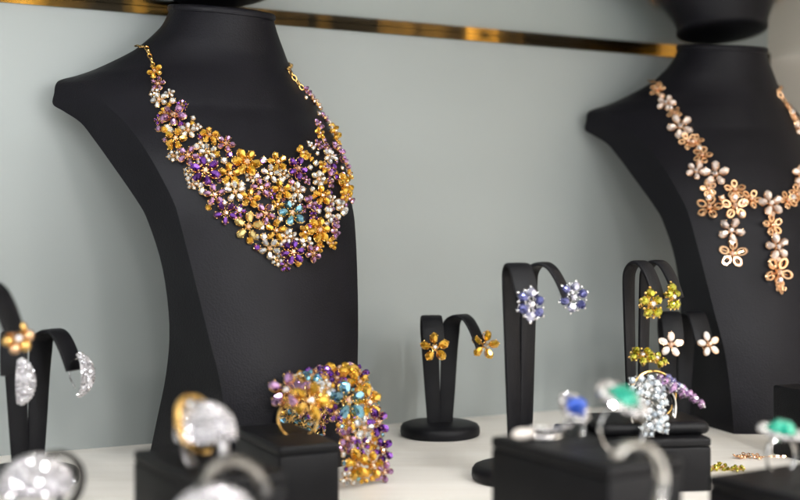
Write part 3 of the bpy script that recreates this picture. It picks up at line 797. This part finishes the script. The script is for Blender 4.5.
for i, (x, z, D, g) in enumerate(((-.7, .75, 1.1, 'aqua'), (-.15, .72, 1.25, 'lilac'), (.5, .45, 1.25, 'lilac'), (1.1, .15, 1.2, 'lilac'), (1.65, -.2, 1.1, 'lilac'), (.2, .9, .9, 'sapphire'), (.85, .45, .8, 'aqua'))):
    a = R(-55); vx, vy = x*math.cos(a), x*math.sin(a)
    dflower(o, vx, vy-.1*(i % 2), h+z-.25, (.4, -.55, .75), D*1.25, g, 'silver', 5, 'round')
o, h = ring('gold ring with a flat yellow green flower at the back of the cushion', (W(643, 0, 15.9).x, 72.6, cz-.1), 15, 1.5, .09, 'gold')
dflower(o, -.75, -.15, h+.95, (-.1, -.5, .9), 1.7, 'peridot', 'gold', 5, 'round'); dflower(o, .25, .0, h+.72, (.25, -.5, .85), 1.5, 'peridot', 'gold', 5, 'round')
# I teal ring, lower right
o, h = halo_ring('teal stone ring with a white halo in the lower right corner', (W(781, 0, 21.8).x, F/21.8, 4.0), 25, .86, 'silver', 'emerald', (1.6, 1.1), .12, 16, tiltx=.25, t=.07, hs=.42)

# ------------------------------------------------------------------ floral cuff behind the box
cc = Vector((-4.25, 71.9, 0)); ha = R(-44)
hd = Vector((math.cos(ha), math.sin(ha), 0)); wdv = Vector((-hd.y, hd.x, 0))
CF = thing('floral_cuff', 'arched flower cuff of amber, purple and blue gems standing behind the ring box', 'bracelet', T(*cc))
RX_, RZ_ = 2.7, 6.35
def cuff(th, w_):
    w_ = w_*(0.80+0.2*math.sin(th))
    k = 1.0+0.12*math.cos(th)
    p_ = hd*(RX_*math.cos(th))*k+Vector((0, 0, RZ_*math.sin(th)**0.85 if math.sin(th) > 0 else 0))+wdv*w_
    n_ = (hd*(math.cos(th)/RX_)+Vector((0, 0, math.sin(th)/RZ_))).normalized()
    return p_, n_
cpl = []
def cf(deg, w_, D, g, out=0.15, flip=False, n=5):
    p_, n_ = cuff(R(deg), w_)
    if flip: n_ = -n_
    nn = n_+Vector((rnd.uniform(-.2, .2), rnd.uniform(-.2, .2), rnd.uniform(-.2, .2)))
    add_flower(CF, p_+n_*out, nn, D*1.15, g, 'gold', 'blush', n); cpl.append((p_, D*.4))
cf(47, -.55, 2.3, 'topaz', n=5); cf(28, .1, 1.5, 'clear'); cf(10, -.9, 1.7, 'citrine'); cf(8, .6, 1.5, 'citrine'); cf(14, 1.7, 1.5, 'amethyst'); cf(30, 1.5, 1.6, 'amethyst')
cf(44, 1.1, 1.8, 'citrine'); cf(4, 1.8, 1.2, 'lilac'); cf(62, 1.1, 1.5, 'citrine'); cf(84, .6, 2.1, 'citrine'); cf(70, -.4, 1.3, 'amethyst'); cf(92, -.9, 1.6, 'amethyst'); cf(100, 1.6, 1.4, 'lilac'); cf(75, 1.7, 1.3, 'amethyst')
cf(110, .2, 1.6, 'lilac'); cf(112, -1.4, 1.4, 'citrine'); cf(128, -.6, 1.5, 'topaz'); cf(133, 1.1, 1.6, 'citrine'); cf(145, .2, 1.4, 'amethyst'); cf(150, -1.3, 1.5, 'topaz'); cf(165, -.9, 1.4, 'citrine'); cf(163, 1.0, 1.6, 'topaz'); cf(172, .1, 1.2, 'citrine'); cf(60, -1.7, 1.1, 'clear'); cf(24, -1.5, 1.3, 'lilac')
for k in range(1500):
    dg = rnd.uniform(3, 175); w_ = rnd.uniform(-1.9, 1.9); D = rnd.uniform(.8, 1.1); p_, n_ = cuff(R(dg), w_)
    if any((p_-q).length < rr+D*.34 for q, rr in cpl): continue
    cf(dg, w_, D, rnd.choice(('citrine', 'amethyst', 'citrine', 'topaz', 'clear', 'lilac')), 0.08)
cnt = 0
for k in range(6000):
    th = rnd.uniform(2, 176); w_ = rnd.uniform(-2.05, 2.05); D = rnd.choice((.26, .32, .38)); p_, n_ = cuff(R(th), w_)
    if any((p_-q).length < rr+D*.36 for q, rr in cpl): continue
    add_gem(CF, p_+n_*.12, n_, D, rnd.choice(('citrine', 'clear', 'amethyst', 'lilac', 'citrine', 'topaz'))); cpl.append((p_, D*.5)); cnt += 1
    if cnt > 99: break

# ------------------------------------------------------------------ small pieces lying on the counter
def lying(name, label, cat, px, s, L, yaw, g, met, k, kind='round', D=.95):
    t = thing(name, label, cat, T((px-400)/s, F/s, 0) @ RZ(R(yaw)))
    for i in range(k):
        x = -L/2+L*i/(k-1) if k > 1 else 0
        add_flower(t, Vector((x, .25*math.sin(i*2.1), .16)), Vector((rnd.uniform(-.3, .3), rnd.uniform(-.5, 0), 1)), D, g, met, 'blush', 5, kind)
    return t
lying('flower_brooch', 'low yellow green flower brooch lying on the counter beside the middle box', 'brooch', 724, 16.1, 1.6, 5, 'peridot', 'gold', 3)
t = lying('flower_pendant', 'small rose gold flower pendant lying on the pale counter at right', 'pendant', 747, 15.3, 1.2, 10, 'rose', 'rose', 3, 'loop', .8)
mb = MB(); P_ = [Vector((1.0+.35*i, .12*math.sin(i*.8), .06)) for i in range(12)]
chain(t, P_, [Vector((0, 0, 1))]*12, 'rose', .16)
# black block at the right edge
mb = MB(); rbox(mb, 4.0, 4.0, 4.6, .15, T((817-400)/15.2, F/15.2, 0) @ RZ(R(23)))
tagm(part('display_block', mb, M['box']), 'black display block cut off by the right edge before the far neck form', 'block')

# ------------------------------------------------------------------ unseen lamps added to light the showcase
def area(name, loc, target, size, energy, color=(1, 1, 1), sy=None):
    l = bpy.data.lights.new(name, 'AREA'); l.energy = energy; l.color = color; l.size = size*K
    if sy: l.shape = 'RECTANGLE'; l.size_y = sy*K
    o = bpy.data.objects.new(name, l); COL.objects.link(o); o.location = Vector(loc)*K
    o.rotation_euler = (Vector(target)-Vector(loc)).to_track_quat('-Z', 'Y').to_euler(); return o
area('wall_wash_lamp', (0, 56, 30.3), (6, 100, 18), 70, 1.3, (0.96, 0.99, 1), 2.0)  # added unseen strip that brightens the upper wall
area('softbox_lamp', (25, 28, 70), (5, 88, 10), 26, 7.5, (0.97, 0.98, 1))
lr = random.Random(3)
for i in range(22):                                   # small unseen lamps added in rows before the display for gem glints
    row = i % 3; x = -36+(i//3)*15+lr.uniform(-4, 4)
    loc = (x+14, (12, 34, 56)[row]+lr.uniform(-4, 4), (46, 62, 52)[row]+lr.uniform(-6, 6))
    area('added_glint_lamp', loc, (x*0.5+5, 84, 12), 2.6, 1.25, (1, 0.96, 0.91) if i % 2 else (0.95, 0.98, 1))
for loc in ((62, 20, 30), (40, 8, 26), (-40, 10, 28), (14, -8, 34), (70, 44, 22)):  # further unseen lamps added around the front for glints
    area('added_glint_lamp', loc, (0, 84, 12), 3.0, .8, (1, 0.97, 0.93))
# made-up surroundings: dim, with bright patches added so the stones sparkle
w = bpy.data.worlds.new('World'); sc.world = w; w.use_nodes = True
nt = w.node_tree; bg = nt.nodes['Background']; bg.inputs['Strength'].default_value = 1.0
tc = nt.nodes.new('ShaderNodeTexCoord'); vo = nt.nodes.new('ShaderNodeTexVoronoi'); vo.inputs['Scale'].default_value = 9
nt.links.new(tc.outputs['Generated'], vo.inputs['Vector'])
c = ramp(nt, vo.outputs['Color'], [(0.0, (0.10, 0.103, 0.105)), (0.50, (0.22, 0.225, 0.23)), (0.54, (0.9, 0.93, 0.97)), (1.0, (2.4, 2.4, 2.35))])
nt.links.new(c, bg.inputs['Color'])

cam = bpy.data.cameras.new('camera'); co = bpy.data.objects.new('camera', cam); COL.objects.link(co); sc.camera = co
co.location = (0, 0, 0.15); co.rotation_euler = (R(90), 0, 0)
cam.lens = 54; cam.sensor_width = 36; cam.shift_y = -21/800; cam.clip_start = 0.02; cam.clip_end = 20
cam.dof.use_dof = True; cam.dof.focus_distance = 0.785; cam.dof.aperture_fstop = 5.0
sc.view_settings.view_transform = 'Standard'; sc.view_settings.look = 'None'; sc.view_settings.exposure = 0; sc.view_settings.gamma = 1
sc.render.engine = 'CYCLES'
sc.cycles.max_bounces = 10; sc.cycles.transmission_bounces = 8; sc.cycles.glossy_bounces = 6
sc.cycles.sample_clamp_indirect = 6
